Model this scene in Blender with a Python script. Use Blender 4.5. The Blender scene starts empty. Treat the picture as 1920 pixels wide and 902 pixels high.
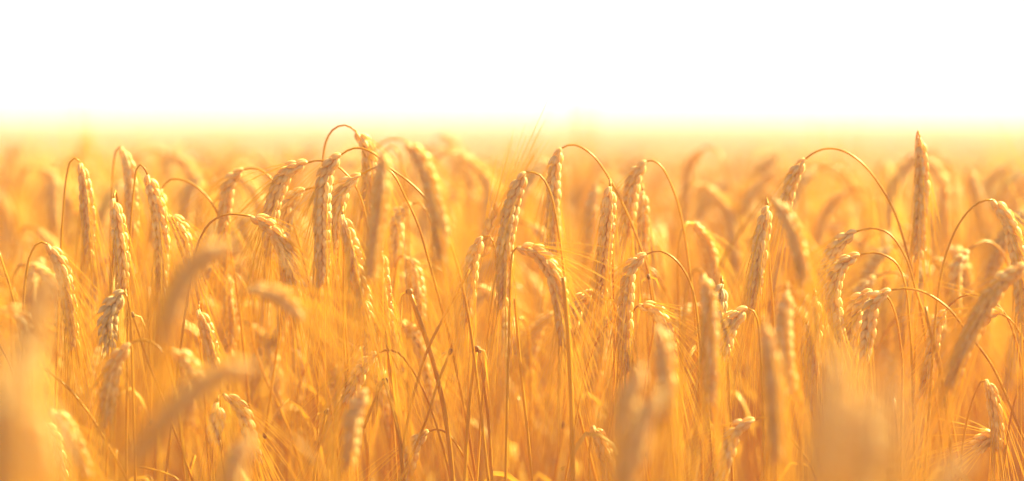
import bpy, math, random
import numpy as np
from mathutils import Vector, Matrix

scene = bpy.context.scene
col = scene.collection
R = math.radians

# ------------------------------------------------------------------ camera
CAM_H = 1.05
HORIZON = 202.0
FPX = 1920 * 100.0 / 36.0
PITCH = math.atan((451 - HORIZON) / FPX)
FOCUS = 2.40
cam_data = bpy.data.cameras.new('camera')
cam = bpy.data.objects.new('camera', cam_data)
col.objects.link(cam)
cam.location = (0, 0, CAM_H)
cam.rotation_euler = (math.pi / 2 - PITCH, 0, 0)
cam_data.lens = 100
cam_data.sensor_width = 36
cam_data.clip_start = 0.05
cam_data.clip_end = 2000
cam_data.dof.use_dof = True
cam_data.dof.focus_distance = FOCUS
cam_data.dof.aperture_fstop = 2.4
scene.camera = cam

# ------------------------------------------------------------------ light
SUN_EL, SUN_AZ = R(40), R(54)          # azimuth measured from +Y (view direction) towards +X
world = bpy.data.worlds.new('World')
scene.world = world
world.use_nodes = True
wn = world.node_tree
for n in list(wn.nodes):
    wn.nodes.remove(n)
sky = wn.nodes.new('ShaderNodeTexSky')
sky.sky_type = 'NISHITA'
sky.sun_disc = False
sky.sun_elevation = SUN_EL
sky.sun_rotation = SUN_AZ
sky.air_density = 1.0
sky.dust_density = 2.0
sky.ozone_density = 0.3
bg = wn.nodes.new('ShaderNodeBackground')
bg.inputs['Strength'].default_value = 0.055
wo = wn.nodes.new('ShaderNodeOutputWorld')
tint = wn.nodes.new('ShaderNodeMix'); tint.data_type = 'RGBA'; tint.blend_type = 'MULTIPLY'
tint.inputs[0].default_value = 1
tint.inputs[7].default_value = (1.0, 0.90, 0.78, 1)          # golden-hour warmth
wn.links.new(sky.outputs[0], tint.inputs[6])
wn.links.new(tint.outputs[2], bg.inputs[0])
# milky white air low over the horizon
wtc = wn.nodes.new('ShaderNodeTexCoord')
wsx = wn.nodes.new('ShaderNodeSeparateXYZ')
wn.links.new(wtc.outputs['Generated'], wsx.inputs[0])
wmr = wn.nodes.new('ShaderNodeMapRange')
wmr.interpolation_type = 'SMOOTHSTEP'
wmr.inputs['From Min'].default_value = -0.02
wmr.inputs['From Max'].default_value = 0.11
wmr.inputs['To Min'].default_value = 0.24
wmr.inputs['To Max'].default_value = 0.0
wn.links.new(wsx.outputs['Z'], wmr.inputs['Value'])
bg2 = wn.nodes.new('ShaderNodeBackground')
bg2.inputs['Color'].default_value = (1.0, 0.64, 0.95, 1)
wn.links.new(wmr.outputs[0], bg2.inputs['Strength'])
wad = wn.nodes.new('ShaderNodeAddShader')
wn.links.new(bg.outputs[0], wad.inputs[0])
wn.links.new(bg2.outputs[0], wad.inputs[1])
wn.links.new(wad.outputs[0], wo.inputs[0])

sd = bpy.data.lights.new('sun', 'SUN')
sd.energy = 5.0
sd.angle = R(0.6)
sd.color = (1.0, 0.90, 0.40)
sun = bpy.data.objects.new('sun', sd)
col.objects.link(sun)
sdir = Vector((math.sin(SUN_AZ) * math.cos(SUN_EL), math.cos(SUN_AZ) * math.cos(SUN_EL), math.sin(SUN_EL)))
sun.rotation_euler = sdir.to_track_quat('Z', 'Y').to_euler()

scene.view_settings.view_transform = 'Standard'
scene.view_settings.look = 'None'
scene.view_settings.exposure = 2.17
scene.view_settings.gamma = 1
scene.view_settings.use_curve_mapping = False
scene.render.engine = 'CYCLES'
cy = scene.cycles
cy.use_denoising = True
cy.max_bounces = 10
cy.diffuse_bounces = 4
cy.glossy_bounces = 2
cy.transmission_bounces = 6
cy.volume_bounces = 1
cy.transparent_max_bounces = 8
cy.caustics_reflective = False
cy.caustics_refractive = False

# ------------------------------------------------------------------ materials
def plant_mat(name, c1, c2, c3, rough, transl, tcol, scale=90.0, bump=0.0, stretch=(1, 1, 1)):
    m = bpy.data.materials.new(name)
    m.use_nodes = True
    nt = m.node_tree
    for n in list(nt.nodes):
        nt.nodes.remove(n)
    N = nt.nodes.new
    L = nt.links.new
    out = N('ShaderNodeOutputMaterial')
    tc = N('ShaderNodeTexCoord')
    mp = N('ShaderNodeMapping')
    mp.inputs['Scale'].default_value = stretch
    L(tc.outputs['Object'], mp.inputs[0])
    nz = N('ShaderNodeTexNoise')
    nz.inputs['Scale'].default_value = scale
    nz.inputs['Detail'].default_value = 3
    L(mp.outputs[0], nz.inputs['Vector'])
    rp = N('ShaderNodeValToRGB')
    rp.color_ramp.elements[0].position = 0.36
    rp.color_ramp.elements[0].color = (*c1, 1)
    rp.color_ramp.elements[1].position = 0.66
    rp.color_ramp.elements[1].color = (*c2, 1)
    L(nz.outputs['Fac'], rp.inputs[0])
    geo = N('ShaderNodeNewGeometry')
    oi = N('ShaderNodeObjectInfo')
    ad = N('ShaderNodeMath'); ad.operation = 'ADD'
    L(geo.outputs['Random Per Island'], ad.inputs[0])
    L(oi.outputs['Random'], ad.inputs[1])
    ml = N('ShaderNodeMath'); ml.operation = 'MULTIPLY'
    ml.inputs[1].default_value = 0.36
    L(ad.outputs[0], ml.inputs[0])
    mx = N('ShaderNodeMix'); mx.data_type = 'RGBA'
    L(ml.outputs[0], mx.inputs[0])
    L(rp.outputs[0], mx.inputs[6])
    mx.inputs[7].default_value = (*c3, 1)
    p = N('ShaderNodeBsdfPrincipled')
    L(mx.outputs[2], p.inputs['Base Color'])
    p.inputs['Roughness'].default_value = rough
    p.inputs['Specular IOR Level'].default_value = 0.22
    t = N('ShaderNodeBsdfTranslucent')
    tm = N('ShaderNodeMix'); tm.data_type = 'RGBA'; tm.blend_type = 'MULTIPLY'
    tm.inputs[0].default_value = 1
    L(mx.outputs[2], tm.inputs[6])
    tm.inputs[7].default_value = (*tcol, 1)
    L(tm.outputs[2], t.inputs['Color'])
    ms = N('ShaderNodeMixShader')
    ms.inputs[0].default_value = transl
    L(p.outputs[0], ms.inputs[1])
    L(t.outputs[0], ms.inputs[2])
    L(ms.outputs[0], out.inputs['Surface'])
    if bump:
        bp = N('ShaderNodeBump')
        bp.inputs['Strength'].default_value = bump
        bp.inputs['Distance'].default_value = 0.0006
        n2 = N('ShaderNodeTexNoise')
        n2.inputs['Scale'].default_value = 900
        L(tc.outputs['Object'], n2.inputs['Vector'])
        L(n2.outputs['Fac'], bp.inputs['Height'])
        L(bp.outputs[0], p.inputs['Normal'])
    return m

M_EAR = plant_mat('ripe_grain', (0.84, 0.58, 0.22), (0.97, 0.82, 0.44), (0.84, 0.54, 0.18), 0.40, 0.38, (1.0, 0.93, 0.55), 140, 0.5)
M_EAR_DRY = plant_mat('weathered_grain', (0.55, 0.36, 0.13), (0.88, 0.72, 0.40), (0.70, 0.48, 0.20), 0.55, 0.2, (1.0, 0.8, 0.55), 160, 0.6)
M_STEM = plant_mat('straw', (0.50, 0.21, 0.008), (0.80, 0.46, 0.022), (0.60, 0.23, 0.006), 0.32, 0.16, (1.0, 0.84, 0.35), 60, 0.2, (1, 1, 0.12))
M_AWN = plant_mat('awn', (0.86, 0.60, 0.07), (0.92, 0.70, 0.13), (0.88, 0.56, 0.06), 0.34, 0.42, (1.0, 0.88, 0.40), 60)
M_LEAF = plant_mat('dry_leaf', (0.62, 0.38, 0.05), (0.76, 0.52, 0.12), (0.66, 0.36, 0.04), 0.5, 0.30, (1.0, 0.82, 0.40), 50, 0.3, (1, 1, 0.15))
M_NODE = plant_mat('stem_joint', (0.20, 0.08, 0.02), (0.45, 0.20, 0.05), (0.3, 0.12, 0.03), 0.5, 0.1, (1, 0.8, 0.5), 200)

def soil_mat():
    m = bpy.data.materials.new('dry_soil')
    m.use_nodes = True
    nt = m.node_tree
    p = nt.nodes['Principled BSDF']
    tc = nt.nodes.new('ShaderNodeTexCoord')
    nz = nt.nodes.new('ShaderNodeTexNoise')
    nz.inputs['Scale'].default_value = 14
    nz.inputs['Detail'].default_value = 8
    rp = nt.nodes.new('ShaderNodeValToRGB')
    rp.color_ramp.elements[0].color = (0.11, 0.05, 0.015, 1)
    rp.color_ramp.elements[1].color = (0.26, 0.13, 0.04, 1)
    nt.links.new(tc.outputs['Object'], nz.inputs['Vector'])
    nt.links.new(nz.outputs['Fac'], rp.inputs[0])
    nt.links.new(rp.outputs[0], p.inputs['Base Color'])
    p.inputs['Roughness'].default_value = 0.95
    bp = nt.nodes.new('ShaderNodeBump')
    bp.inputs['Distance'].default_value = 0.02
    nt.links.new(nz.outputs['Fac'], bp.inputs['Height'])
    nt.links.new(bp.outputs[0], p.inputs['Normal'])
    return m
M_SOIL = soil_mat()

# ------------------------------------------------------------------ mesh helpers
class MB:
    """collects vertices and faces; several material slots; build() links ONE mesh object"""
    def __init__(s):
        s.v = []; s.f = []; s.mi = []; s.n = 0
    def add(s, verts, faces, mi=0):
        verts = np.asarray(verts, float)
        s.v.append(verts)
        for f in faces:
            s.f.append(tuple(i + s.n for i in f))
        s.mi.extend([mi] * len(faces))
        s.n += len(verts)
    def mesh(s, name, mats):
        me = bpy.data.meshes.new(name)
        V = np.concatenate(s.v) if s.v else np.zeros((0, 3))
        me.from_pydata(V.tolist(), [], s.f)
        for m in mats:
            me.materials.append(m)
        me.polygons.foreach_set('use_smooth', [True] * len(me.polygons))
        if len(mats) > 1:
            me.polygons.foreach_set('material_index', s.mi)
        me.update()
        return me
    def build(s, name, mats, parent=None, loc=None):
        me = s.mesh(name, mats)
        o = bpy.data.objects.new(name, me)
        col.objects.link(o)
        if parent is not None:
            o.parent = parent
        return o

def spline(pts, step):
    """Catmull-Rom through pts (Nx3), resampled evenly"""
    P = np.asarray(pts, float)
    if len(P) == 2:
        n = max(2, int(np.linalg.norm(P[1] - P[0]) / step) + 1)
        t = np.linspace(0, 1, n)[:, None]
        return P[0] * (1 - t) + P[1] * t
    A = np.vstack([2 * P[0] - P[1], P, 2 * P[-1] - P[-2]])
    out = []
    for i in range(1, len(A) - 2):
        p0, p1, p2, p3 = A[i - 1], A[i], A[i + 1], A[i + 2]
        # centripetal form
        d1 = max(np.linalg.norm(p1 - p0), 1e-6) ** .5
        d2 = max(np.linalg.norm(p2 - p1), 1e-6) ** .5
        d3 = max(np.linalg.norm(p3 - p2), 1e-6) ** .5
        m1 = ((p1 - p0) / d1 - (p2 - p0) / (d1 + d2) + (p2 - p1) / d2) * d2
        m2 = ((p2 - p1) / d2 - (p3 - p1) / (d2 + d3) + (p3 - p2) / d3) * d2
        for k in range(16):
            t = k / 16
            h00 = 2 * t**3 - 3 * t**2 + 1; h10 = t**3 - 2 * t**2 + t
            h01 = -2 * t**3 + 3 * t**2; h11 = t**3 - t**2
            out.append(h00 * p1 + h10 * m1 + h01 * p2 + h11 * m2)
    out.append(P[-1])
    O = np.array(out)
    d = np.r_[0, np.cumsum(np.linalg.norm(np.diff(O, axis=0), axis=1))]
    n = max(3, int(d[-1] / step) + 1)
    s = np.linspace(0, d[-1], n)
    return np.stack([np.interp(s, d, O[:, k]) for k in range(3)], 1)

def frames(C, ref):
    T = np.gradient(C, axis=0)
    T /= np.linalg.norm(T, axis=1)[:, None] + 1e-12
    U = np.zeros_like(T)
    u = ref - T[0] * (ref @ T[0])
    if np.linalg.norm(u) < 1e-4:
        u = np.cross(T[0], [1, 0.3, 0.2])
    u /= np.linalg.norm(u)
    for i in range(len(T)):
        u = u - T[i] * (u @ T[i])
        u /= np.linalg.norm(u) + 1e-12
        U[i] = u
    return T, U, np.cross(T, U)

def tube(mb, C, rad, sides=6, mi=0, ref=np.array([0, 1.0, 0]), cap=True):
    C = np.asarray(C, float)
    n = len(C)
    rad = np.broadcast_to(np.asarray(rad, float), (n,))
    T, U, W = frames(C, ref)
    a = np.arange(sides) * 2 * np.pi / sides
    V = C[:, None, :] + rad[:, None, None] * (np.cos(a)[None, :, None] * U[:, None, :] + np.sin(a)[None, :, None] * W[:, None, :])
    V = V.reshape(-1, 3)
    F = []
    for i in range(n - 1):
        for j in range(sides):
            k = (j + 1) % sides
            F.append((i * sides + j, i * sides + k, (i + 1) * sides + k, (i + 1) * sides + j))
    if cap:
        F.append(tuple(range(sides))[::-1])
        F.append(tuple((n - 1) * sides + j for j in range(sides)))
    mb.add(V, F, mi)

# a grain in its husk: x across, y thickness, z along (0..1), boat shaped with a keel and a drawn-out tip
def grain_template(rings, segs):
    zs = np.linspace(0, 1, rings)
    prof = np.interp(zs, [0, .12, .3, .5, .7, .85, .94, 1], [.30, .66, .95, 1, .76, .42, .17, .03])
    V = []
    for z, r in zip(zs, prof):
        for j in range(segs):
            a = 2 * math.pi * j / segs
            x, y = math.cos(a) * r, math.sin(a) * r
            y *= 1.0 if y < 0 else (1.0 + 0.5 * max(0, 1 - abs(x) * 1.6))     # keel outwards
            V.append((x, y + 0.25 * math.sin(z * 3.1), z))
    F = []
    for i in range(rings - 1):
        for j in range(segs):
            k = (j + 1) % segs
            F.append((i * segs + j, i * segs + k, (i + 1) * segs + k, (i + 1) * segs + j))
    F.append(tuple(range(segs))[::-1]); F.append(tuple((rings - 1) * segs + j for j in range(segs)))
    return np.array(V), F
G_HI = grain_template(8, 8)
G_MID = grain_template(5, 5)
G_LO = grain_template(4, 4)

def make_ear(C, rng, mb, ab, width=1.0, lod=0, ref=np.array([0, 1.0, 0]), roll=0.0, awn=1.0, splay=0.0, awn_len=0.07, mi=(0, 0), gap=1.0):
    """C: centre line of the ear from base to tip. grains into mb, awns into ab."""
    d = np.r_[0, np.cumsum(np.linalg.norm(np.diff(C, axis=0), axis=1))]
    Lr = d[-1]
    T, U, W = frames(C, ref)
    cr, sr = math.cos(roll), math.sin(roll)
    # V axis (towards the viewer side) = ref side, U axis = across
    Vx = U * cr + W * sr
    Ux = -U * sr + W * cr
    n_nodes = max(8, int(round(Lr / (0.0039 * gap))))
    GV, GF = (G_HI, G_MID, G_LO)[lod]
    tube(mb, C, 0.0011, 4, mi[0])
    L0 = 0.0128
    for i in range(n_nodes):
        t = i / (n_nodes - 1)
        s = t * Lr * 0.955
        P = np.array([np.interp(s, d, C[:, k]) for k in range(3)])
        q = s / Lr * (len(C) - 1)
        ii = min(int(round(q)), len(C) - 1)
        tt, vv, uu = T[ii], Vx[ii], Ux[ii]
        env = np.interp(t, [0, .08, .3, .6, .85, 1], [.62, .86, 1.0, .97, .80, .55])
        side = 1 if i % 2 == 0 else -1
        phis = (0, 62, -62) if lod < 2 else (35, -35)
        for ph in phis:
            a = R(ph + rng.uniform(-9, 9))
            outw = math.cos(a) * uu * side + math.sin(a) * vv
            if ph != 0 and abs(outw @ vv) > .1:
                outw = outw * 1.0
            tang = np.cross(tt, outw); tang /= np.linalg.norm(tang)
            tilt = R(rng.uniform(15, 25) + splay * rng.uniform(4, 16))
            ax = tt * math.cos(tilt) + outw * math.sin(tilt)
            nrm = outw * math.cos(tilt) - tt * math.sin(tilt)
            LL = L0 * env ** .5 * rng.uniform(.92, 1.08)
            wx = 0.00240 * width * env * rng.uniform(.92, 1.08)
            wy = 0.00200 * width * env
            base = P + outw * (0.0016 * width * env)
            V = base + GV[:, 0:1] * wx * tang + GV[:, 1:2] * wy * nrm + GV[:, 2:3] * LL * ax
            mb.add(V, GF, mi[0])
            # awn
            if ab is not None and rng.random() < awn * (0.95 if ph == 0 else 0.75):
                tip = base + ax * LL * 0.97
                al = awn_len * 1.35 * rng.uniform(.55, 1.15) * (0.75 + .5 * t)
                sp = R(rng.uniform(2, 14) + splay * 8)
                dirn = tt * math.cos(sp) + outw * math.sin(sp) + vv * rng.uniform(-.08, .08)
                dirn /= np.linalg.norm(dirn)
                # tangent at the end pulls awns in the ear's final direction and towards the ground
                end = dirn * .75 + T[-1] * .25 + np.array([0, 0, -.04])
                end /= np.linalg.norm(end)
                k = 6 if lod == 0 else 4
                ts = np.linspace(0, 1, k)[:, None]
                bow = outw * rng.uniform(-.06, .05)
                pts = tip + al * (ts * dirn * (1 - ts * .5) + ts * ts * .5 * end) + bow * al * ts * (1 - ts)
                r0 = 0.00040 if lod == 0 else 0.00042
                tube(ab, pts, r0 * (1 - .66 * ts[:, 0]), 3, mi[1], cap=False)

def leaf_blade(mb, pts, w, rng, mi=0):
    C = spline(pts, 0.012)
    T, U, W = frames(C, np.array([0, 1.0, 0]))
    n = len(C)
    t = np.linspace(0, 1, n)
    wid = w * np.interp(t, [0, .1, .4, 1], [.45, .9, 1, .03])
    tw = t * rng.uniform(-3, 3) + rng.uniform(0, 3)
    A = U * np.cos(tw)[:, None] + W * np.sin(tw)[:, None]
    B = np.cross(T, A)
    V = np.stack([C - A * wid[:, None], C + B * wid[:, None] * .35, C + A * wid[:, None]], 1).reshape(-1, 3)
    F = []
    for i in range(n - 1):
        for j in range(2):
            F.append((i * 3 + j, i * 3 + j + 1, (i + 1) * 3 + j + 1, (i + 1) * 3 + j))
    mb.add(V, F, mi)

# pixel of the photograph + distance -> point in the scene
cp, sp_ = math.cos(PITCH), math.sin(PITCH)
def at(px, py, d):
    x = (px - 960) / FPX
    y = -(py - 451) / FPX
    # camera looks along +Y pitched down
    wy = cp + y * sp_
    wz = -sp_ + y * cp
    k = d / wy
    return np.array([x * k, d, CAM_H + wz * k])

def set_tags(o, label, cat, group=None):
    o['label'] = label
    o['category'] = cat
    if group:
        o['group'] = group

# ------------------------------------------------------------------ setting: soil
def ground():
    mb = MB()
    rng = random.Random(5)
    xs = np.r_[np.linspace(-600, -8, 12), np.linspace(-6, 6, 61), np.linspace(8, 600, 12)]
    ys = np.r_[np.linspace(-60, -3, 6), np.linspace(-2, 10, 61), np.linspace(13, 1400, 16)]
    V = []
    for y in ys:
        for x in xs:
            z = rng.uniform(-.012, .0) if abs(x) < 7 and -3 < y < 11 else 0
            V.append((x, y, z))
    n = len(xs)
    F = [(j * n + i, j * n + i + 1, (j + 1) * n + i + 1, (j + 1) * n + i) for j in range(len(ys) - 1) for i in range(n - 1)]
    mb.add(V, F)
    o = mb.build('ground', [M_SOIL])
    o['kind'] = 'structure'
ground()

# ------------------------------------------------------------------ haze (added volume, imitates the bloom that whitens the far field)
HAZE = 0.0115
def haze():
    mb = MB()
    x0, x1, y0, y1, z0, z1 = -700, 700, -80, 1500, -1.0, CAM_H + 0.12
    V = [(x, y, z) for z in (z0, z1) for y in (y0, y1) for x in (x0, x1)]
    F = [(0, 2, 3, 1), (4, 5, 7, 6), (0, 1, 5, 4), (2, 6, 7, 3), (0, 4, 6, 2), (1, 3, 7, 5)]
    mb.add(V, F)
    m = bpy.data.materials.new('haze')
    m.use_nodes = True
    nt = m.node_tree
    for n in list(nt.nodes):
        nt.nodes.remove(n)
    out = nt.nodes.new('ShaderNodeOutputMaterial')
    v = nt.nodes.new('ShaderNodeVolumePrincipled')
    v.inputs['Color'].default_value = (0.90, 0.75, 0.90, 1)
    v.inputs['Density'].default_value = HAZE
    v.inputs['Anisotropy'].default_value = 0.3
    nt.links.new(v.outputs[0], out.inputs['Volume'])
    o = mb.build('haze', [m])
    for p in o.data.polygons:
        p.use_smooth = False
    o['kind'] = 'stuff'
haze()

# ------------------------------------------------------------------ plants read from the photograph
def plant(name, label, stem, ear, d, group=None, seed=0, width=1.0, awn=1.0, awn_len=0.065, roll=None, splay=0.0,
          dry=False, dd=0.0, stem_r=0.00115, hide=False, leaf=None, joint=None, category='wheat plant', dstem=0.0):
    """stem: pixels from low to the neck; ear: pixels from the neck to the tip; d: distance in metres of the ear;
    dd: how much farther the tip of the ear is than its base; dstem: how much farther the lowest stem point is"""
    rng = random.Random(seed * 7 + 3)
    if 2.25 < d < 2.66:
        d = FOCUS + (d - FOCUS) * .75
    ns = len(stem)
    SP = [at(x, y, d + dstem * (1 - i / max(1, ns - 1))) for i, (x, y) in enumerate(stem)]
    if hide:                                                     # the neck bends over behind the ear
        e0 = ear[0]
        SP = [at(x, y, d + 0.03) for x, y in stem]
    low, nxt = SP[0], SP[1]
    lean = (low - nxt); lean = lean / (np.linalg.norm(lean) + 1e-9)
    slope = np.clip(lean[:2] / max(.35, -lean[2]), -.28, .28) if lean[2] < 0 else np.zeros(2)
    root = np.array([low[0] + slope[0] * low[2] * .55, low[1] + slope[1] * low[2] * .55, 0])
    mid = low * .45 + root * .55 + np.array([slope[0] * .05, rng.uniform(-.01, .01), 0])
    mid[2] = low[2] * .45
    pts = [root, mid] + SP
    EP = []
    if ear:
        ne = len(ear)
        EP = [at(x, y, d + dd * i / (ne - 1)) for i, (x, y) in enumerate(ear)]
        if hide:
            neck = EP[0] + np.array([0, 0.012, 0.006])
            pts = pts[:-1] + [neck + np.array([0, .012, -.012]), neck, EP[0]]
        else:
            pts = pts + [EP[0]] if np.linalg.norm(SP[-1] - EP[0]) > .002 else pts
    e = bpy.data.objects.new(name, None)
    col.objects.link(e)
    e.location = root
    e.empty_display_size = .02
    set_tags(e, label, category, group)
    root0 = root.copy()
    C = spline([p - root0 for p in pts], 0.006)
    tt = np.linspace(0, 1, len(C))
    mb = MB()
    tube(mb, C, stem_r * np.interp(tt, [0, .6, .85, 1], [1.55, 1.2, 1.0, .75]), 7)
    so = mb.build('stem', [M_STEM], e)
    if joint:
        for jx, jy in joint:
            J = at(jx, jy, d) - root0
            k = int(np.argmin(np.linalg.norm(C - J, axis=1)))
            k = min(max(k, 1), len(C) - 2)
            jb = MB()
            dirv = (C[k + 1] - C[k - 1]); dirv /= np.linalg.norm(dirv)
            tube(jb, [C[k] - dirv * .0035, C[k] - dirv * .0012, C[k] + dirv * .0012, C[k] + dirv * .0035],
                 [stem_r * 1.2, stem_r * 1.85, stem_r * 1.85, stem_r * 1.15], 8)
            jb.build('node', [M_NODE], so)
    if ear:
        EC = spline([p - root0 for p in EP], 0.004)
        gb, ab = MB(), MB()
        if roll is None:
            roll = rng.uniform(-.55, .55)
        make_ear(EC, rng, gb, ab, width=width, awn=awn, awn_len=awn_len, roll=roll, splay=splay, ref=np.array([0, -1.0, 0]),
                 gap=1.0)
        eo = gb.build('ear', [M_EAR_DRY if dry else M_EAR], e)
        if ab.n:
            ab.build('beard', [M_AWN], eo)
    if seed % 4 == 1 and d > 2.25 and not leaf:                  # a withered strip of leaf hanging from the stem
        k = int(len(C) * rng.uniform(.62, .8))
        sx = rng.choice([-1, 1])
        lb = MB()
        P0 = C[k]
        leaf_blade(lb, [P0, P0 + np.array([sx * .012, -.003, .022]), P0 + np.array([sx * .032, -.006, .016]),
                        P0 + np.array([sx * .045, -.006, -.02]), P0 + np.array([sx * .05, -.002, -.06])], .0024, rng)
        lb.build('leaf', [M_LEAF], e)
    if leaf:
        lb = MB()
        leaf_blade(lb, [at(x, y, d + .01 * i) - root0 for i, (x, y) in enumerate(leaf)], .003, rng)
        lb.build('leaf', [M_LEAF], e)
    return e

G1 = 'wheat plants of the sharp row'
G2 = 'wheat plants just behind the sharp row'
G3 = 'out-of-focus wheat plants in front'
def W(label, stem, ear, d, **k):
    W.n += 1
    k.setdefault('group', G1 if 2.25 <= d < 2.6 else (G2 if d >= 2.6 else G3))
    return plant('wheat_plant', label, stem, ear, d, seed=W.n, **k)
W.n = 0

# --- left third
W('nodding wheat ear on a low narrow hook, leftmost of the sharp ears, long beard below', [(42,640),(47,530),(58,475),(72,455),(84,454)], [(90,458),(112,492),(128,560),(138,650)], 2.36, awn=1.3, awn_len=.075)
W('slender straight-hanging ear on a tall orange hook near the left edge', [(112,520),(118,400),(126,325),(134,299),(143,296),(150,303)], [(152,306),(160,350),(166,420),(168,475)], 2.50)
W('ear hanging from the highest hook of the left group, pale narrow top', [(206,560),(209,400),(212,320),(218,282),(226,274)], [(229,276),(240,310),(247,370),(250,440)], 2.62)
W('thick long ear hanging straight beside its tall bright orange stem in the left group', [(238,760),(240,560),(245,420),(252,345),(258,312),(266,308),(274,322)], [(277,328),(294,385),(303,450),(304,548)], 2.46, width=1.1)
W('pointed white-tipped ear hanging straight between two orange stems', [(203,700),(207,540),(212,410)], [(213,372),(222,420),(228,480),(229,545)], 2.41, hide=True)
W('short curved ear hooked over to the lower right beside the thick long ear', [(330,740),(304,560),(298,450),(302,408)], [(314,402),(334,420),(348,460),(357,497)], 2.50)
W('wheat plant with wide low arch sweeping right, its small ear half hidden', [(470,800),(446,560),(428,455),(404,392),(378,358),(345,338),(318,337),(306,350)], [(303,354),(300,385),(297,425)], 2.56)
W('golden ear with glowing left edge under a short arch, left of the paired ears', [(610,700),(562,460),(528,365),(503,329),(482,316),(464,316)], [(457,318),(436,335),(424,378),(418,445)], 2.56)
W('bowed sharp ear at the end of a long quarter-circle stem rising from the left', [(340,640),(357,530),(372,455),(396,416),(428,402),(462,404)], [(470,405),(503,422),(530,460),(545,500),(554,548)], 2.38, awn=1.0)
W('curved ear, upper left of the paired ears with fat grains, arching in from the right', [(735,720),(700,480),(672,360),(648,325),(622,306),(595,301)], [(577,305),(545,318),(520,358),(508,412),(506,480)], 2.43, width=1.08)
W('lower smaller ear of the pair, short hooked neck coming from the right', [(655,700),(634,480),(624,400),(612,360),(596,351)], [(572,356),(548,372),(534,410),(530,470),(541,540)], 2.47)
W('large plump ear with clear braided grains hanging straight at centre left, sharpest of its cluster', [(900,760),(872,560),(842,450),(804,380),(768,342),(735,318),(702,289),(672,277),(650,283)], [(640,290),(616,315),(606,372),(605,450),(604,532)], 2.35, width=1.12, roll=.0)
W('short ear leaning left between two long ears, on a thick slanting orange stem', [(880,820),(846,650),(823,559),(804,490),(785,425),(760,370),(735,324),(712,312),(694,318)], [(677,328),(652,345),(634,392),(628,440),(616,482)], 2.42)
W('ear with white wispy neck hanging from the topmost arch of the whole field', [(598,560),(600,420),(604,320),(611,266),(624,243),(643,234),(657,238)], [(668,247),(685,268),(693,320),(692,370),(690,425)], 2.53, splay=.6)
W('bristly narrow ear with pale ragged tip, behind the soft slanting stem', [(650,760),(644,600),(640,470)], [(642,402),(655,445),(668,510),(690,590)], 2.34, hide=True, awn=1.5, splay=.5)
W('soft ear at centre left bending right over a high arch, in front of the cluster', [(632,760),(642,600),(655,450),(672,360),(690,302),(706,276),(733,262),(754,263)], [(763,267),(790,300),(810,358),(823,420),(829,488)], 2.13, width=1.08, group=G3)
W('soft straight vertical ear in front of the cluster, brownish', [(768,760),(766,500),(758,340),(748,290),(736,272)], [(722,285),(715,345),(706,425),(698,520)], 2.13, group=G3)
W('bristly ear hanging behind the vertical soft ear, grains spread', [(735,760),(722,600),(716,510)], [(716,470),(716,520),(722,560),(728,610)], 2.44, hide=True, awn=1.3, splay=.4)
W('golden ear curving down left behind the thick slanting stem', [(860,700),(835,520),(815,430),(798,392),(785,380)], [(772,383),(752,400),(744,440),(740,500)], 2.62)
W('small pale-backed ear hooking right behind the thick slanting stem', [(735,720),(738,560),(745,490),(752,478)], [(760,480),(775,500),(785,540),(790,590)], 2.60)

# --- centre
W('large sharp ear hanging nearly straight from a small tight hook at centre', [(1072,902),(1068,700),(1060,540),(1046,430),(1032,362),(1016,332),(1003,324)], [(986,323),(967,362),(952,430),(945,500),(943,575)], 2.34, width=1.12, roll=.15)
W('glowing ear hanging at the left foot of the tall rightward arch at centre', [(1250,740),(1233,610),(1218,520),(1196,450),(1172,392),(1142,334),(1110,290),(1080,272),(1062,273)], [(1053,278),(1043,302),(1037,365),(1038,440),(1046,500)], 2.50)
W('ear with brilliant edge under the second tall arch right of centre', [(1312,760),(1304,600),(1292,500),(1278,410),(1260,350),(1240,312),(1224,301)], [(1212,302),(1193,328),(1183,372),(1176,440)], 2.52, width=1.08)
W('pointed-topped braided ear between the two tall arches, hanging straight', [(1150,800),(1152,600),(1148,420)], [(1145,350),(1141,400),(1134,470),(1126,560)], 2.40, hide=True, roll=.1)
W('slim straight ear just behind the second tall arch', [(1215,700),(1213,520),(1210,420)], [(1206,358),(1205,410),(1202,460),(1205,500)], 2.58, hide=True)
W('soft ear under a tight hook, behind and between the tall arches', [(1165,700),(1155,520),(1152,400),(1146,352),(1134,338)], [(1122,344),(1112,375),(1108,420),(1108,480)], 2.74)
W('ear hooking down left beneath the thin arch below the tall arches', [(1330,800),(1312,640),(1300,550),(1285,512),(1262,483),(1234,470)], [(1212,477),(1186,500),(1175,555),(1172,620),(1174,700)], 2.39, awn=1.2)
W('soft ear on a small tight loop right of the thin low arch', [(1276,760),(1280,640),(1287,550),(1298,510),(1309,502)], [(1320,514),(1329,560),(1332,640),(1334,755)], 2.18, width=.95, group=G3)
W('ruffled ear starting level to the right then bending down, wispy neck', [(950,800),(955,600),(958,500),(962,470)], [(970,463),(1000,469),(1028,497),(1048,555),(1060,650)], 2.33, awn=1.3, splay=.4)
W('weathered brown ear pointing up with its long beard spread to the sky', [(880,720),(885,600),(895,520)], [(905,478),(918,440),(936,388)], 2.50, awn=.9, awn_len=.062, splay=.5)
W('ear with a tight loop at its neck, in front of the brown upright ear', [(902,780),(918,600),(930,490),(925,455),(916,441)], [(905,444),(888,480),(880,535),(872,605)], 2.40)
W('short ear leaning left, just right of the tall orange centre stem', [(1170,760),(1160,620),(1148,562),(1132,546)], [(1115,546),(1092,560),(1077,590),(1071,625)], 2.43)
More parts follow.
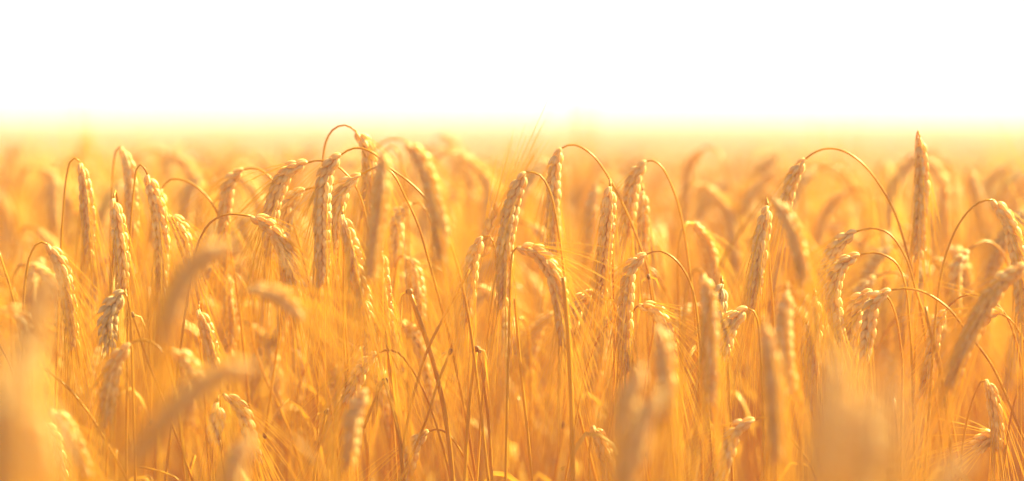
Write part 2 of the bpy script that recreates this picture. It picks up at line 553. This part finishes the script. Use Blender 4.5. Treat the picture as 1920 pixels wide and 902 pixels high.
W('faint ear bowed left behind the tall centre stem', [(1110,820),(1085,680),(1070,610),(1055,588)], [(1040,588),(1015,605),(1000,645),(990,700)], 2.66)
W('bowed ear with strong brown grains starting level, right of centre', [(1180,760),(1180,650),(1186,585)], [(1197,571),(1222,578),(1245,612),(1262,685)], 2.42, awn=1.2)
W('tiny withered ear with a frayed orange neck', [(1368,760),(1362,640),(1356,560)], [(1355,533),(1350,560),(1348,590),(1352,618)], 2.36, hide=True, splay=.8, dry=True)
W('short pale ear lying bowed left with spread beard, beside the tiny withered ear', [(1430,780),(1425,650),(1420,600),(1412,582)], [(1402,578),(1380,595),(1364,625),(1356,665)], 2.35, splay=.6, awn=1.6)
W('white-tipped long ear hanging right of centre in front of a soft one', [(1455,820),(1450,600),(1442,450)], [(1440,386),(1430,435),(1420,500),(1410,580)], 2.42, hide=True, awn=1.2)
W('soft brownish ear slanting down right, on a stem arching in from the left', [(1310,760),(1335,560),(1360,480),(1395,425),(1425,385),(1442,370)], [(1456,374),(1478,412),(1496,460),(1508,525)], 2.12, group=G3)

# --- right third
W('ear at the end of the widest high arch on the right', [(1765,820),(1742,680),(1722,560),(1700,470),(1678,400),(1650,348),(1612,302),(1576,281),(1545,279),(1522,289)], [(1510,298),(1492,325),(1480,360),(1470,400)], 2.50)
W('upright-looking tall ear with blazing white tip, highest on the right', [(1712,800),(1716,600),(1722,420)], [(1725,258),(1729,330),(1726,400),(1722,485)], 2.52, hide=True, width=1.05)
W('sharp braided ear at the right edge at the end of an arch from the left', [(1745,720),(1758,560),(1773,480),(1798,420),(1824,388),(1845,376)], [(1862,375),(1884,402),(1903,455),(1913,520),(1918,605)], 2.35, width=1.12, roll=-.1)
W('upper ear of two stacked bows on the right, glowing', [(1790,820),(1752,640),(1722,560),(1697,480),(1664,436),(1634,428)], [(1606,434),(1577,453),(1552,498),(1540,565)], 2.46)
W('lower ear of two stacked bows on the right, sharp grains', [(1712,760),(1706,620),(1696,530),(1680,493),(1652,476),(1630,474)], [(1612,478),(1583,493),(1564,535),(1566,590),(1578,640)], 2.38, width=1.05)
W('left one of two ears side by side low on the right', [(1690,820),(1690,660),(1672,570),(1655,548)], [(1636,546),(1612,562),(1602,600),(1598,655)], 2.40, width=1.08)
W('right one of two ears side by side low on the right', [(1990,1000),(1918,820),(1860,686),(1811,620),(1779,579),(1737,550),(1700,541)], [(1670,544),(1642,562),(1630,605),(1622,668)], 2.34, width=1.08)
W('slim ear with white neck hooking from a thin arch near the right edge', [(1925,760),(1905,640),(1885,590),(1856,560),(1828,552),(1803,556),(1786,567)], [(1774,582),(1757,610),(1748,660),(1732,745)], 2.40)
W('large soft ear slanting down left from the right edge, bushy beard', [(2035,900),(2020,650),(1990,540),(1955,500)], [(1926,498),(1880,528),(1842,585),(1808,650),(1782,730)], 2.24, width=1.15, awn=1.6, awn_len=.085, roll=.0, group=G3)
W('ear with straight fanned beard low at the right edge, on a thin loop', [(1795,960),(1803,850),(1815,780),(1832,728),(1842,713)], [(1850,712),(1860,740),(1867,785),(1871,835)], 2.38, awn=1.8, awn_len=.08)
W('thin ear hanging straight below the stacked bows, left of the side-by-side ears', [(1545,840),(1540,700),(1532,620)], [(1530,556),(1530,590),(1529,640),(1527,700)], 2.40, hide=True, width=.85)
W('very slim ear with long straight beard left of the large soft shapes at right', [(1518,840),(1516,740),(1513,670)], [(1511,608),(1513,650),(1516,700),(1516,760)], 2.42, hide=True, width=.7, awn=1.5, awn_len=.09)
W('soft hanging ear with a pale round top, right of the long white-tipped ear', [(1500,840),(1500,700),(1490,590)], [(1478,545),(1470,600),(1472,660),(1484,740)], 2.14, hide=True, group=G3)
W('soft ear behind the sharp edge ear, seen at the right under dim arches', [(1745,700),(1758,560),(1768,490),(1772,464)], [(1780,460),(1797,480),(1810,520),(1822,560)], 2.72)
W('stub of an ear bent sideways low at the right edge', [(1900,900),(1893,860),(1884,832)], [(1872,822),(1858,820),(1838,834)], 2.39, splay=.6)
W('small ear hooking left on a pale arch beside the large slanting ear', [(1960,800),(1935,680),(1915,630),(1895,600)], [(1880,590),(1862,585),(1842,600),(1828,630)], 2.36, splay=.5)

# --- low centre and left
W('dried grey ear with open dark grains and curled beard, low at left', [(250,760),(246,640),(240,560)], [(232,546),(215,566),(203,595),(204,650)], 2.31, dry=True, splay=1.1, awn=1.2, awn_len=.025, hide=False)
W('bristly ear hanging low at centre left with closed grains', [(740,760),(730,660),(724,600)], [(720,566),(712,595),(700,630),(690,668)], 2.45, hide=True, splay=.5, awn=1.4)
W('low ear drooping left from a long sharp arch at centre', [(858,1000),(845,900),(825,820),(800,745),(772,692),(744,660),(722,657)], [(708,662),(683,682),(668,715),(655,750)], 2.37)
W('soft low ear hanging below the long sharp arch', [(775,900),(755,800),(735,750),(712,728),(700,728)], [(690,732),(672,760),(662,800),(655,870)], 2.12, group=G3)
W('small ear drooping left at the bottom edge near the centre', [(905,1000),(880,880),(855,832),(832,808),(815,805)], [(804,808),(784,825),(772,850),(762,895)], 2.38)
W('ear leaning right at the bottom edge near the centre, no visible neck', [(1105,1000),(1104,900),(1106,830)], [(1112,798),(1126,825),(1138,860),(1145,910)], 2.40)
W('ear drooping left at the bottom right of centre beneath a low arch', [(1530,900),(1490,830),(1455,790),(1432,783)], [(1415,787),(1388,800),(1366,845),(1350,910)], 2.27, group=G3)
W('ear under a low arch at left, beard hanging in a veil', [(345,850),(328,730),(310,670),(290,645),(265,637)], [(245,645),(222,672),(208,720),(200,790)], 2.25, awn=1.4, awn_len=.085, group=G3)
W('soft pale-backed ear sloping down right at lower left', [(300,900),(298,760),(302,690),(310,660)], [(324,655),(346,672),(362,695),(376,725)], 2.14, group=G3)
W('slim ear sloping down right near the lower left, above the bottom blur', [(395,900),(398,800),(405,750)], [(420,738),(447,760),(464,800),(482,860)], 2.42)
W('short knobbly ear seen end-on at lower left', [(400,900),(400,840),(398,790)], [(408,755),(408,775),(405,795),(402,820)], 2.32, hide=True)
W('thin ear at the lower left edge with fine grains', [(65,1000),(66,900),(70,820)], [(80,790),(97,808),(108,850),(118,905)], 2.44, width=.8)
W('soft ear sloping right near the lower left corner', [(75,1000),(78,860),(85,790)], [(98,768),(120,790),(142,830),(165,885)], 2.12, group=G3)
W('tiny ear tip drooping at the left edge', [(-60,800),(-52,660),(-40,600),(-20,580)], [(2,578),(26,584),(42,605),(52,640)], 2.16, group=G3)
W('soft reddish ear lying almost level at left of centre', [(440,850),(442,680),(448,570),(456,545)], [(466,541),(498,545),(532,560),(562,588)], 2.04, group=G3, roll=.3)
W('soft ear hooking down left under a faint arch, left of centre', [(605,860),(590,740),(572,680),(543,652),(512,646)], [(492,652),(482,680),(476,720),(470,770)], 2.68)
W('soft pale ear hanging right of the reddish level ear arch at lower left', [(640,1000),(612,900),(575,845),(530,812),(500,808)], [(478,813),(458,838),(440,875),(425,930)], 1.90, group=G3)
W('soft ear standing under a low arch at the far left behind the dried ear', [(560,860),(480,660),(460,540),(440,512)], [(428,514),(432,560),(436,600),(430,660)], 2.62)
W('golden ear hanging behind the knobbly low arch at left', [(385,760),(375,620),(368,560)], [(372,580),(385,610),(396,650),(402,690)], 2.48, hide=True, awn=1.3)

# --- big blurred ones close to the camera
W('large blurred ear arching left close to the camera, left of centre', [(640,1000),(600,700),(560,520),(510,468),(470,455)], [(440,462),(392,478),(350,520),(325,575),(312,640)], 1.74, width=1.1)
W('largest blurred ear lying diagonally across the lower left', [(620,1250),(590,1000),(560,800),(520,715),(498,695)], [(482,692),(420,700),(355,745),(300,800),(255,860)], 1.62, width=1.1)
W('tall blurred ear near the left edge', [(150,1250),(150,900),(135,620),(122,540)], [(108,512),(85,545),(68,610),(58,700)], 1.50)
W('glowing blur of an ear filling the lower left corner', [(-40,1400),(-20,1000),(0,700)], [(18,650),(30,720),(35,800),(32,930)], 1.15, width=1.2)
W('white-topped blurred ear standing at lower centre right, upper of the two leaning', [(1245,1250),(1240,1000),(1225,760)], [(1207,690),(1186,730),(1172,790),(1164,900)], 1.80, hide=True, width=1.1)
W('white-topped blurred ear leaning left below its neighbour at lower centre right', [(1290,1300),(1275,1000),(1255,780)], [(1240,738),(1212,780),(1192,850),(1172,940)], 1.74, hide=True, width=1.1)
W('pale-capped blurred ear directly below the bowed ear with brown grains', [(1262,1100),(1262,900),(1255,700)], [(1236,610),(1244,650),(1248,700),(1252,780)], 2.02, hide=True, width=1.05)
W('long narrow pale blurred ear right of centre', [(1470,1200),(1466,900),(1450,700)], [(1435,608),(1446,670),(1454,760),(1458,860)], 2.00, hide=True)
W('left half of the big pale blur low on the right', [(1530,1500),(1540,1100),(1550,800)], [(1575,655),(1558,750),(1545,850),(1530,990)], 1.28, hide=True, width=1.25)
W('right half of the big pale blur low on the right', [(1680,1500),(1675,1100),(1665,800)], [(1655,700),(1668,790),(1670,880),(1662,1000)], 1.16, hide=True, width=1.3)
W('blurred ear filling the middle of the big pale blur low on the right', [(1610,1500),(1612,1100),(1606,900)], [(1612,745),(1610,820),(1604,900),(1590,1030)], 1.40, hide=True, width=1.3)
W('blurred ear rising behind the glowing blur of the lower left corner', [(90,1500),(85,1100),(80,900)], [(72,760),(84,820),(92,880),(88,980)], 1.30, hide=True, width=1.2)
W('blurred ear at the left border under the small drooping tip', [(-60,1500),(-50,1100),(-40,900)], [(-22,720),(-10,790),(-4,860),(-8,980)], 1.25, hide=True, width=1.2)
W('blurred ear in the bottom right corner', [(1860,1400),(1850,1100),(1840,950)], [(1820,860),(1790,880),(1770,930),(1760,1000)], 1.45, width=1.1)
W('pale blurred ear at the bottom, between corner blur and first sharp beard', [(500,1300),(490,1080),(480,930)], [(470,820),(452,850),(440,890),(432,960)], 1.70, hide=True)

# --- dimmer ones a little behind
W('dim ear bent right over a low arch, far right of centre behind', [(1240,760),(1265,560),(1290,440),(1312,398),(1335,385)], [(1352,392),(1370,430),(1374,480),(1372,560)], 2.95)
W('dim ear hanging left of the golden short-arch ear', [(440,760),(430,520),(418,400),(405,345),(392,330)], [(378,332),(358,358),(350,392),(348,430)], 2.85)
W('faint grey-brown ear standing tall near the left edge behind', [(60,700),(48,500),(42,360),(38,290)], [(32,268),(22,295),(16,330),(12,372)], 3.5, hide=False)
W('faint ear high above the left hooks', [(190,700),(185,480),(178,330),(174,270)], [(168,246),(160,265),(154,292),(152,328)], 3.7)
W('faint ear bending right high above the soft arched ear', [(800,700),(806,480),(812,320),(818,262)], [(832,245),(848,268),(856,300),(860,350)], 3.4)
W('faint upright arch high at right of centre', [(1405,700),(1410,460),(1420,340)], [(1448,285),(1432,308),(1424,340),(1420,380)], 3.5, hide=True)
W('dim slanting ear at the far right behind the sharp edge ear', [(1835,760),(1820,560),(1812,400)], [(1820,318),(1828,352),(1850,420),(1866,480)], 2.95, hide=True)
W('dim low ear bowing left in the dark gap at left', [(130,760),(126,620),(120,480),(112,400)], [(106,330),(102,370),(104,410),(108,450)], 3.0, hide=True)
W('faint ear beside the widest high arch, nodding left', [(1610,700),(1600,520),(1590,400),(1575,350)], [(1560,338),(1545,352),(1538,380),(1536,410)], 3.4)
W('dim ear nodding left inside the stacked bows', [(1700,760),(1690,600),(1680,540),(1668,505)], [(1655,500),(1640,512),(1632,540),(1630,580)], 2.85)

# --- broken and bare straws
def straw(label, pts, d, d2=None, r=.0017, flare=True, ext=True, g='broken straws'):
    """a bare stalk; pts from the low end to the broken top"""
    rng = random.Random(int(pts[0][0]))
    d2 = d if d2 is None else d2
    n = len(pts)
    P = [at(x, y, d + (d2 - d) * i / (n - 1)) for i, (x, y) in enumerate(pts)]
    if ext:
        a = P[0] - P[1]; a = a / np.linalg.norm(a)
        k = min(P[0][2] / max(.2, -a[2]), 1.3) if a[2] < 0 else P[0][2]
        root = P[0] + a * k * .9
        root[2] = 0
        P = [root] + P
    e = bpy.data.objects.new('broken_stalk', None)
    col.objects.link(e); e.location = P[0]; e.empty_display_size = .02
    set_tags(e, label, 'broken stalk', g)
    C = spline([p - P[0] for p in P], .01)
    mb = MB()
    n = len(C); t = np.linspace(0, 1, n)
    tube(mb, C, r * np.interp(t, [0, .7, 1], [1.25, 1.0, .92]), 8)
    so = mb.build('stem', [M_STEM], e)
    if flare:
        dv = C[-1] - C[-2]; dv /= np.linalg.norm(dv)
        jb = MB()
        tube(jb, [C[-1] - dv * .002, C[-1], C[-1] + dv * .0022, C[-1] + dv * .003], [r * 1.02, r * 1.45, r * 1.35, r * .7], 8)
        jb.build('node', [M_NODE], so)
        for k in range(2):
            lb = MB()
            sx = rng.choice([-1, 1])
            leaf_blade(lb, [C[-1] + dv * .001, C[-1] + dv * .004 + np.array([sx * .004, 0, 0]), C[-1] + np.array([sx * .007, .002, -.002 - .02 * k]), C[-1] + np.array([sx * .011, .003, -.012 - .045 * k])], .0011, rng)
            lb.build('leaf', [M_LEAF], so)
    return e
straw('thick snapped straw leaning left with a frayed dark joint at centre left', [(858,1010),(838,800),(815,690),(790,610),(768,548)], 2.37, r=.0021)
straw('snapped straw with dark joint left of the long sharp arch', [(760,930),(745,800),(722,715)], 2.36, r=.0019)
straw('short dark stick hanging from the snapped joint left of the long sharp arch', [(682,802),(700,756),(719,714)], 2.35, r=.0011, flare=False, ext=False)
straw('left straw of a pair snapped at one height at centre, dark joint', [(868,960),(878,780),(893,655)], 2.37, r=.0017)
straw('right straw of a pair snapped at one height at centre', [(925,960),(915,780),(898,657)], 2.38, r=.0014)
straw('slender dark straw slanting up right across the sharp arch stem', [(700,1010),(765,870),(802,780),(820,720),(844,660)], 2.33, r=.0012)
straw('reddish straw slanting up right from a joint low at centre', [(752,880),(762,800),(800,660),(835,590),(880,505)], 2.36, r=.0013, flare=False)
straw('short straw with a knobbly top left of the long sharp arch', [(582,960),(595,850),(612,772)], 2.39, r=.0014)
straw('thin snapped straw by the dried grey ear, folded tip', [(302,740),(278,680),(262,630),(249,591)], 2.36, r=.0011)
straw('straw curving across the lower left toward the big blurs', [(200,830),(170,780),(130,730),(80,688)], 2.30, r=.0011, flare=False)
straw('thin straw slanting at the left edge, upper', [(60,760),(40,640),(22,550),(-5,465)], 2.42, r=.0012, flare=False)
straw('thin straw slanting at the left edge, lower', [(60,830),(35,730),(12,670),(-20,620)], 2.36, r=.0010, flare=False)
straw('arching straw end at the very bottom left of centre', [(360,940),(335,900),(300,884),(262,876)], 2.33, r=.0010, flare=False)
straw('tall unbroken orange straw rising through the centre', [(1074,1000),(1072,780),(1066,640),(1056,520)], 2.30, r=.0020, flare=False)
straw('thin leaning straw right of centre meeting the arch', [(1215,680),(1226,610),(1222,560),(1216,520)], 2.46, r=.0011)
straw('thick lone straw standing low on the right', [(1790,960),(1778,800),(1764,700),(1742,610),(1735,575)], 2.30, r=.0016, flare=False)
straw('thin red straw curving at the bottom right edge', [(1885,850),(1898,770),(1915,720),(1960,660)], 2.38, r=.0011, flare=False)
straw('straw running from lower left to the centre stem, arched', [(1060,900),(1085,760),(1100,690),(1130,620),(1165,585)], 2.42, r=.0010, flare=False)
straw('thick straight straw at centre beneath the small tight hook ear', [(1005,1000),(990,820),(975,680),(965,560)], 2.38, r=.0013, flare=False)
straw('straw leaning right low at centre left behind the sharp arch', [(680,960),(690,860),(660,730),(640,650)], 2.50, r=.0015, flare=False)
def curl():
    e = bpy.data.objects.new('dry_leaf', None); col.objects.link(e)
    P = [at(x, y, 2.36) for x, y in [(1040,1000),(1046,900),(1050,880),(1046,868),(1030,862)]]
    root = P[0].copy(); root[2] = 0
    e.location = root
    set_tags(e, 'small curled dry leaf tip at the bottom edge near the centre', 'dry leaf')
    rng = random.Random(3)
    for nm, pts, w in (('blade', [root, P[0], P[1], P[2], P[3], P[4]], .0032), ('tip', [P[2], at(1056,878,2.35), at(1062,872,2.35)], .0022)):
        mb = MB(); leaf_blade(mb, [p - root for p in pts], w, rng); mb.build(nm, [M_LEAF], e)
curl()


# ------------------------------------------------------------------ plants of the crowd behind
def shape_points(rng, H, w, droop, earL, depthbend=0.0):
    """a nodding plant in its own frame, foot at the origin, arching towards +x; returns stem points and ear points"""
    lean = rng.uniform(-.05, .05)
    top = H
    rise = max(.02, w * rng.uniform(.7, 1.1))
    x0 = lean
    st = [(0, 0, 0), (lean * .3, 0, top * .45), (lean * .8, 0, top * .78), (x0, 0, top - rise * 2.0),
          (x0 + w * .12, 0, top - rise * .75), (x0 + w * .42, 0, top - rise * .14), (x0 + w * .7, 0, top), (x0 + w, 0, top - rise * .10)]
    # ear heading bends from slightly down to "droop" degrees below horizontal
    a0, a1 = R(-25), R(-droop)
    p = np.array(st[-1], float)
    er = [p.copy()]
    n = 6
    for i in range(n):
        a = a0 + (a1 - a0) * min(1, (i + .6) / (n * .55))
        p = p + np.array([math.cos(a), depthbend * .15, math.sin(a)]) * (earL / n)
        er.append(p.copy())
    return [np.array(q, float) for q in st], er

def upright_points(rng, H, earL):
    lean = rng.uniform(-.08, .08)
    st = [(0, 0, 0), (lean * .3, 0, H * .45), (lean, .0, H - earL)]
    er = [(lean, 0, H - earL), (lean * 1.15, 0, H - earL * .5), (lean * 1.5, .004, H)]
    return [np.array(q, float) for q in st], [np.array(q, float) for q in er]

KINDS = []
def make_kind(k, lod=0):
    rng = random.Random(900 + k)
    H = 0.0
    top = CAM_H - 0.055 - (k % 5) * 0.021
    earL = rng.uniform(.062, .112)
    if k % 9 == 8:
        st, er = upright_points(rng, top, earL)
    else:
        w = rng.choice([.02, .03, .045, .06, .08])
        st, er = shape_points(rng, top, w, rng.uniform(70, 93), earL)
    return rng, st, er

def joined_mesh(k, lod):
    rng, st, er = make_kind(k)
    mb = MB()
    C = spline(st, .02 if lod == 1 else .035)
    tube(mb, C, .0017, 5 if lod == 1 else 3, 0, cap=False)
    make_ear(spline(er, .008), rng, mb, mb if lod < 2 or k % 2 == 0 else None, width=1.0, lod=lod, mi=(1, 2), awn=.8 if lod == 1 else .35, roll=rng.uniform(-1, 1))
    lf = rng.uniform(-1, 1)
    z = st[2][2] * rng.uniform(.6, .95)
    leaf_blade(mb, [(0.0, 0, z), (lf * .05, .02, z + .07), (lf * .12, .03, z + .03), (lf * .15, .02, z - .05)], .0032, rng, 3)
    return mb.mesh('wheat_field_plant', [M_STEM, M_EAR, M_AWN, M_LEAF])

# individuals: one of each kind with its parts, then copies
def individual(k, label, group):
    rng, st, er = make_kind(k)
    e = bpy.data.objects.new('wheat_plant', None)
    e.empty_display_size = .02
    col.objects.link(e)
    set_tags(e, label, 'wheat plant', group)
    mb = MB(); tube(mb, spline(st, .012), .0013, 6)
    so = mb.build('stem', [M_STEM], e)
    gb, ab = MB(), MB()
    make_ear(spline(er, .006), rng, gb, ab, lod=0, width=rng.uniform(.82, 1.1), awn=1.0, roll=rng.uniform(-1, 1))
    eo = gb.build('ear', [M_EAR], e)
    ab.build('beard', [M_AWN], eo)
    if k % 2 == 0:
        lf = rng.uniform(-1, 1); z = st[2][2] * rng.uniform(.75, 1.0)
        lb = MB(); leaf_blade(lb, [(st[2][0] * .8, 0, z), (lf * .05, .02, z + .06), (lf * .10, .03, z + .02), (lf * .13, .02, z - .07)], .003, rng)
        lb.build('leaf', [M_LEAF], e)
    return e

def copy_tree(o, parent=None):
    c = o.copy()
    col.objects.link(c)
    if parent is not None:
        c.parent = parent
        c.matrix_parent_inverse = o.matrix_parent_inverse.copy()
    for ch in list(o.children):
        copy_tree(ch, c)
    return c

NK = 26
KLAB = {}
def kind_label(k):
    if k % 9 == 8:
        return 'upright soft-focus wheat ear standing straight among the bowed plants behind the sharp row'
    return ['soft-focus golden wheat ear on a hooked stem in the crowd behind the sharp row',
            'blurred amber wheat plant nodding low between the taller stems behind the sharp row',
            'hazy pale wheat ear hanging from an arched stem behind the sharp row'][k % 3]
def crowd():
    rng = random.Random(77)
    protos = [individual(k, kind_label(k), 'wheat plants crowding behind the sharp row') for k in range(NK)]
    pts = []
    tries = 0
    want = N_CROWD
    while len(pts) < want and tries < 90000:
        tries += 1
        y = math.sqrt(rng.uniform(CR0 ** 2, CR1 ** 2))
        hw = .18 * y + .04
        x = rng.uniform(-hw, hw)
        if all((x - a) ** 2 + (y - b) ** 2 > .05 ** 2 for a, b in pts):
            pts.append((x, y))
    for i, (x, y) in enumerate(pts):
        k = i % NK
        o = protos[k] if i < NK else copy_tree(protos[k])
        o.location = (x, y, 0)
        s = rng.uniform(.955, 1.018) if y > 2.9 else rng.uniform(.90, .965)
        o.scale = (s, s, s)
        # arches mostly run across the view, both ways
        a = rng.choice([0, math.pi]) + rng.gauss(0, .6)
        o.rotation_euler = (rng.gauss(0, .02), rng.gauss(0, .03), a)
N_CROWD = 222
CR0, CR1 = 2.60, 3.5
crowd()

# the rest of the field: nobody could count it
def field():
    rng = np.random.default_rng(12)
    def area(y0, y1, hwf, dens, clear=None):
        n = int(sum(2 * hwf(y) * .05 for y in np.arange(y0, y1, .05)) * dens)
        out = []
        while len(out) < n:
            y = rng.uniform(y0, y1); hw = hwf(y)
            if rng.random() > hw / hwf(y1): continue
            x = rng.uniform(-hw, hw)
            if clear and clear(x, y): continue
            out.append((x, y))
        return out
    near = area(CR1, 12, lambda y: .18 * y + 1.0, 330)
    side = area(2.1, CR1, lambda y: .18 * y + 1.2, 130, lambda x, y: abs(x) < .18 * y + .05)
    far = area(12, 90, lambda y: .18 * y + 4.0, 55)
    far = [(x, y) for x, y in far]
    for tag_, P, lod, protos in (('near', near + side, 1, range(12)), ('far', far, 2, range(12, 18))):
        pass
    P = near + side + far
    nn = len(near) + len(side)
    n = len(P)
    V = np.array([(x, y, 0) for x, y in P])
    idx = np.r_[rng.integers(0, 12, nn), rng.integers(12, 18, n - nn)].astype(np.int32)
    rot = np.stack([rng.normal(0, .03, n), rng.normal(0, .03, n), rng.choice([0, math.pi], n) + rng.normal(0, .8, n)], 1)
    hum = np.array([.012 * math.sin(x * 2.1 + y * .7) + .010 * math.sin(x * .9 - y * .33 + 2) for x, y in P])
    drop = np.interp(V[:, 1], [3.5, 6, 10, 90], [0.0, .052, .11, .12])
    sc = rng.uniform(.92, 1.0, n) - drop + hum + (rng.random(n) < .05) * rng.uniform(0, .045, n)
    me = bpy.data.meshes.new('wheat_field')
    me.from_pydata(V.tolist(), [], [])
    a = me.attributes.new('kind_index', 'INT', 'POINT'); a.data.foreach_set('value', idx)
    a = me.attributes.new('turn', 'FLOAT_VECTOR', 'POINT'); a.data.foreach_set('vector', rot.astype(np.float32).ravel())
    a = me.attributes.new('size', 'FLOAT', 'POINT'); a.data.foreach_set('value', sc.astype(np.float32))
    o = bpy.data.objects.new('wheat_field', me)
    col.objects.link(o)
    set_tags(o, 'hazy ripe golden wheat field running to the bright horizon', 'wheat field')
    o['kind'] = 'stuff'
    ng = bpy.data.node_groups.new('wheat_field', 'GeometryNodeTree')
    ng.interface.new_socket('Geometry', in_out='INPUT', socket_type='NodeSocketGeometry')
    ng.interface.new_socket('Geometry', in_out='OUTPUT', socket_type='NodeSocketGeometry')
    N = ng.nodes.new; L = ng.links.new
    gi, go = N('NodeGroupInput'), N('NodeGroupOutput')
    jn = N('GeometryNodeJoinGeometry')
    infos = []
    for k in range(18):
        lod = 1 if k < 12 else 2
        po = bpy.data.objects.new('wheat_field_plant', joined_mesh(k, lod))
        inf = N('GeometryNodeObjectInfo')
        inf.inputs['Object'].default_value = po
        inf.inputs['As Instance'].default_value = True
        infos.append(inf)
    for inf in reversed(infos):
        L(inf.outputs['Geometry'], jn.inputs[0])
    iop = N('GeometryNodeInstanceOnPoints')
    iop.inputs['Pick Instance'].default_value = True
    def attr(nm, t):
        x = N('GeometryNodeInputNamedAttribute'); x.data_type = t
        x.inputs['Name'].default_value = nm
        return x.outputs['Attribute']
    L(gi.outputs[0], iop.inputs['Points'])
    L(jn.outputs[0], iop.inputs['Instance'])
    L(attr('kind_index', 'INT'), iop.inputs['Instance Index'])
    e2r = N('FunctionNodeEulerToRotation')
    L(attr('turn', 'FLOAT_VECTOR'), e2r.inputs[0])
    L(e2r.outputs[0], iop.inputs['Rotation'])
    L(attr('size', 'FLOAT'), iop.inputs['Scale'])
    L(iop.outputs[0], go.inputs[0])
    md = o.modifiers.new('wheat_field', 'NODES')
    md.node_group = ng
    print('field plants', n)
field()

# bare and broken stalks standing between the plants
def stalks():
    rng = random.Random(41)
    protos = []
    labs = ['bare golden stalk standing among the stems, its broken end lower than the ears',
            'slanting bare straw without an ear, crossing the stems behind the sharp row',
            'bare stalk with a dry leaf strip hanging from its joint, among the stems']
    for k in range(6):
        e = bpy.data.objects.new('straw_stalk', None); e.empty_display_size = .02
        col.objects.link(e)
        set_tags(e, labs[k % 3], 'straw stalk', 'bare stalks among the wheat stems')
        H = .70 + .035 * k
        lean = rng.uniform(.02, .09) if k % 3 != 1 else rng.uniform(.16, .26)
        C = spline([(0, 0, 0), (lean * .3, 0, H * .45), (lean * .75, 0.004, H * .8), (lean, 0, H)], .02)
        mb = MB(); n = len(C)
        r = rng.uniform(.0011, .0016)
        tube(mb, C, r * np.linspace(1.3, .9, n), 7)
        so = mb.build('stem', [M_STEM], e)
        jb = MB(); j = int(n * .86)
        dv = (C[j] - C[j - 1]); dv /= np.linalg.norm(dv)
        tube(jb, [C[j] - dv * .003, C[j] - dv * .001, C[j] + dv * .001, C[j] + dv * .003], [r * 1.1, r * 1.6, r * 1.6, r * 1.1], 7)
        jb.build('node', [M_NODE], so)
        if k % 3 == 2:
            lb = MB(); leaf_blade(lb, [C[j], C[j] + np.array([.02, .005, .03]), C[j] + np.array([.045, .01, .0]), C[j] + np.array([.06, .0, -.07])], .0028, rng)
            lb.build('leaf', [M_LEAF], e)
        protos.append(e)
    for i in range(N_STALKS):
        o = protos[i % 6] if i < 6 else copy_tree(protos[i % 6])
        y = rng.uniform(2.44, 3.5)
        o.location = (rng.uniform(-1, 1) * (.18 * y + .03), y, 0)
        s = rng.uniform(.93, 1.06)
        o.scale = (s, s, s)
        o.rotation_euler = (rng.gauss(0, .03), rng.gauss(0, .04), rng.choice([0, math.pi]) + rng.gauss(0, .7))
N_STALKS = 170
stalks()
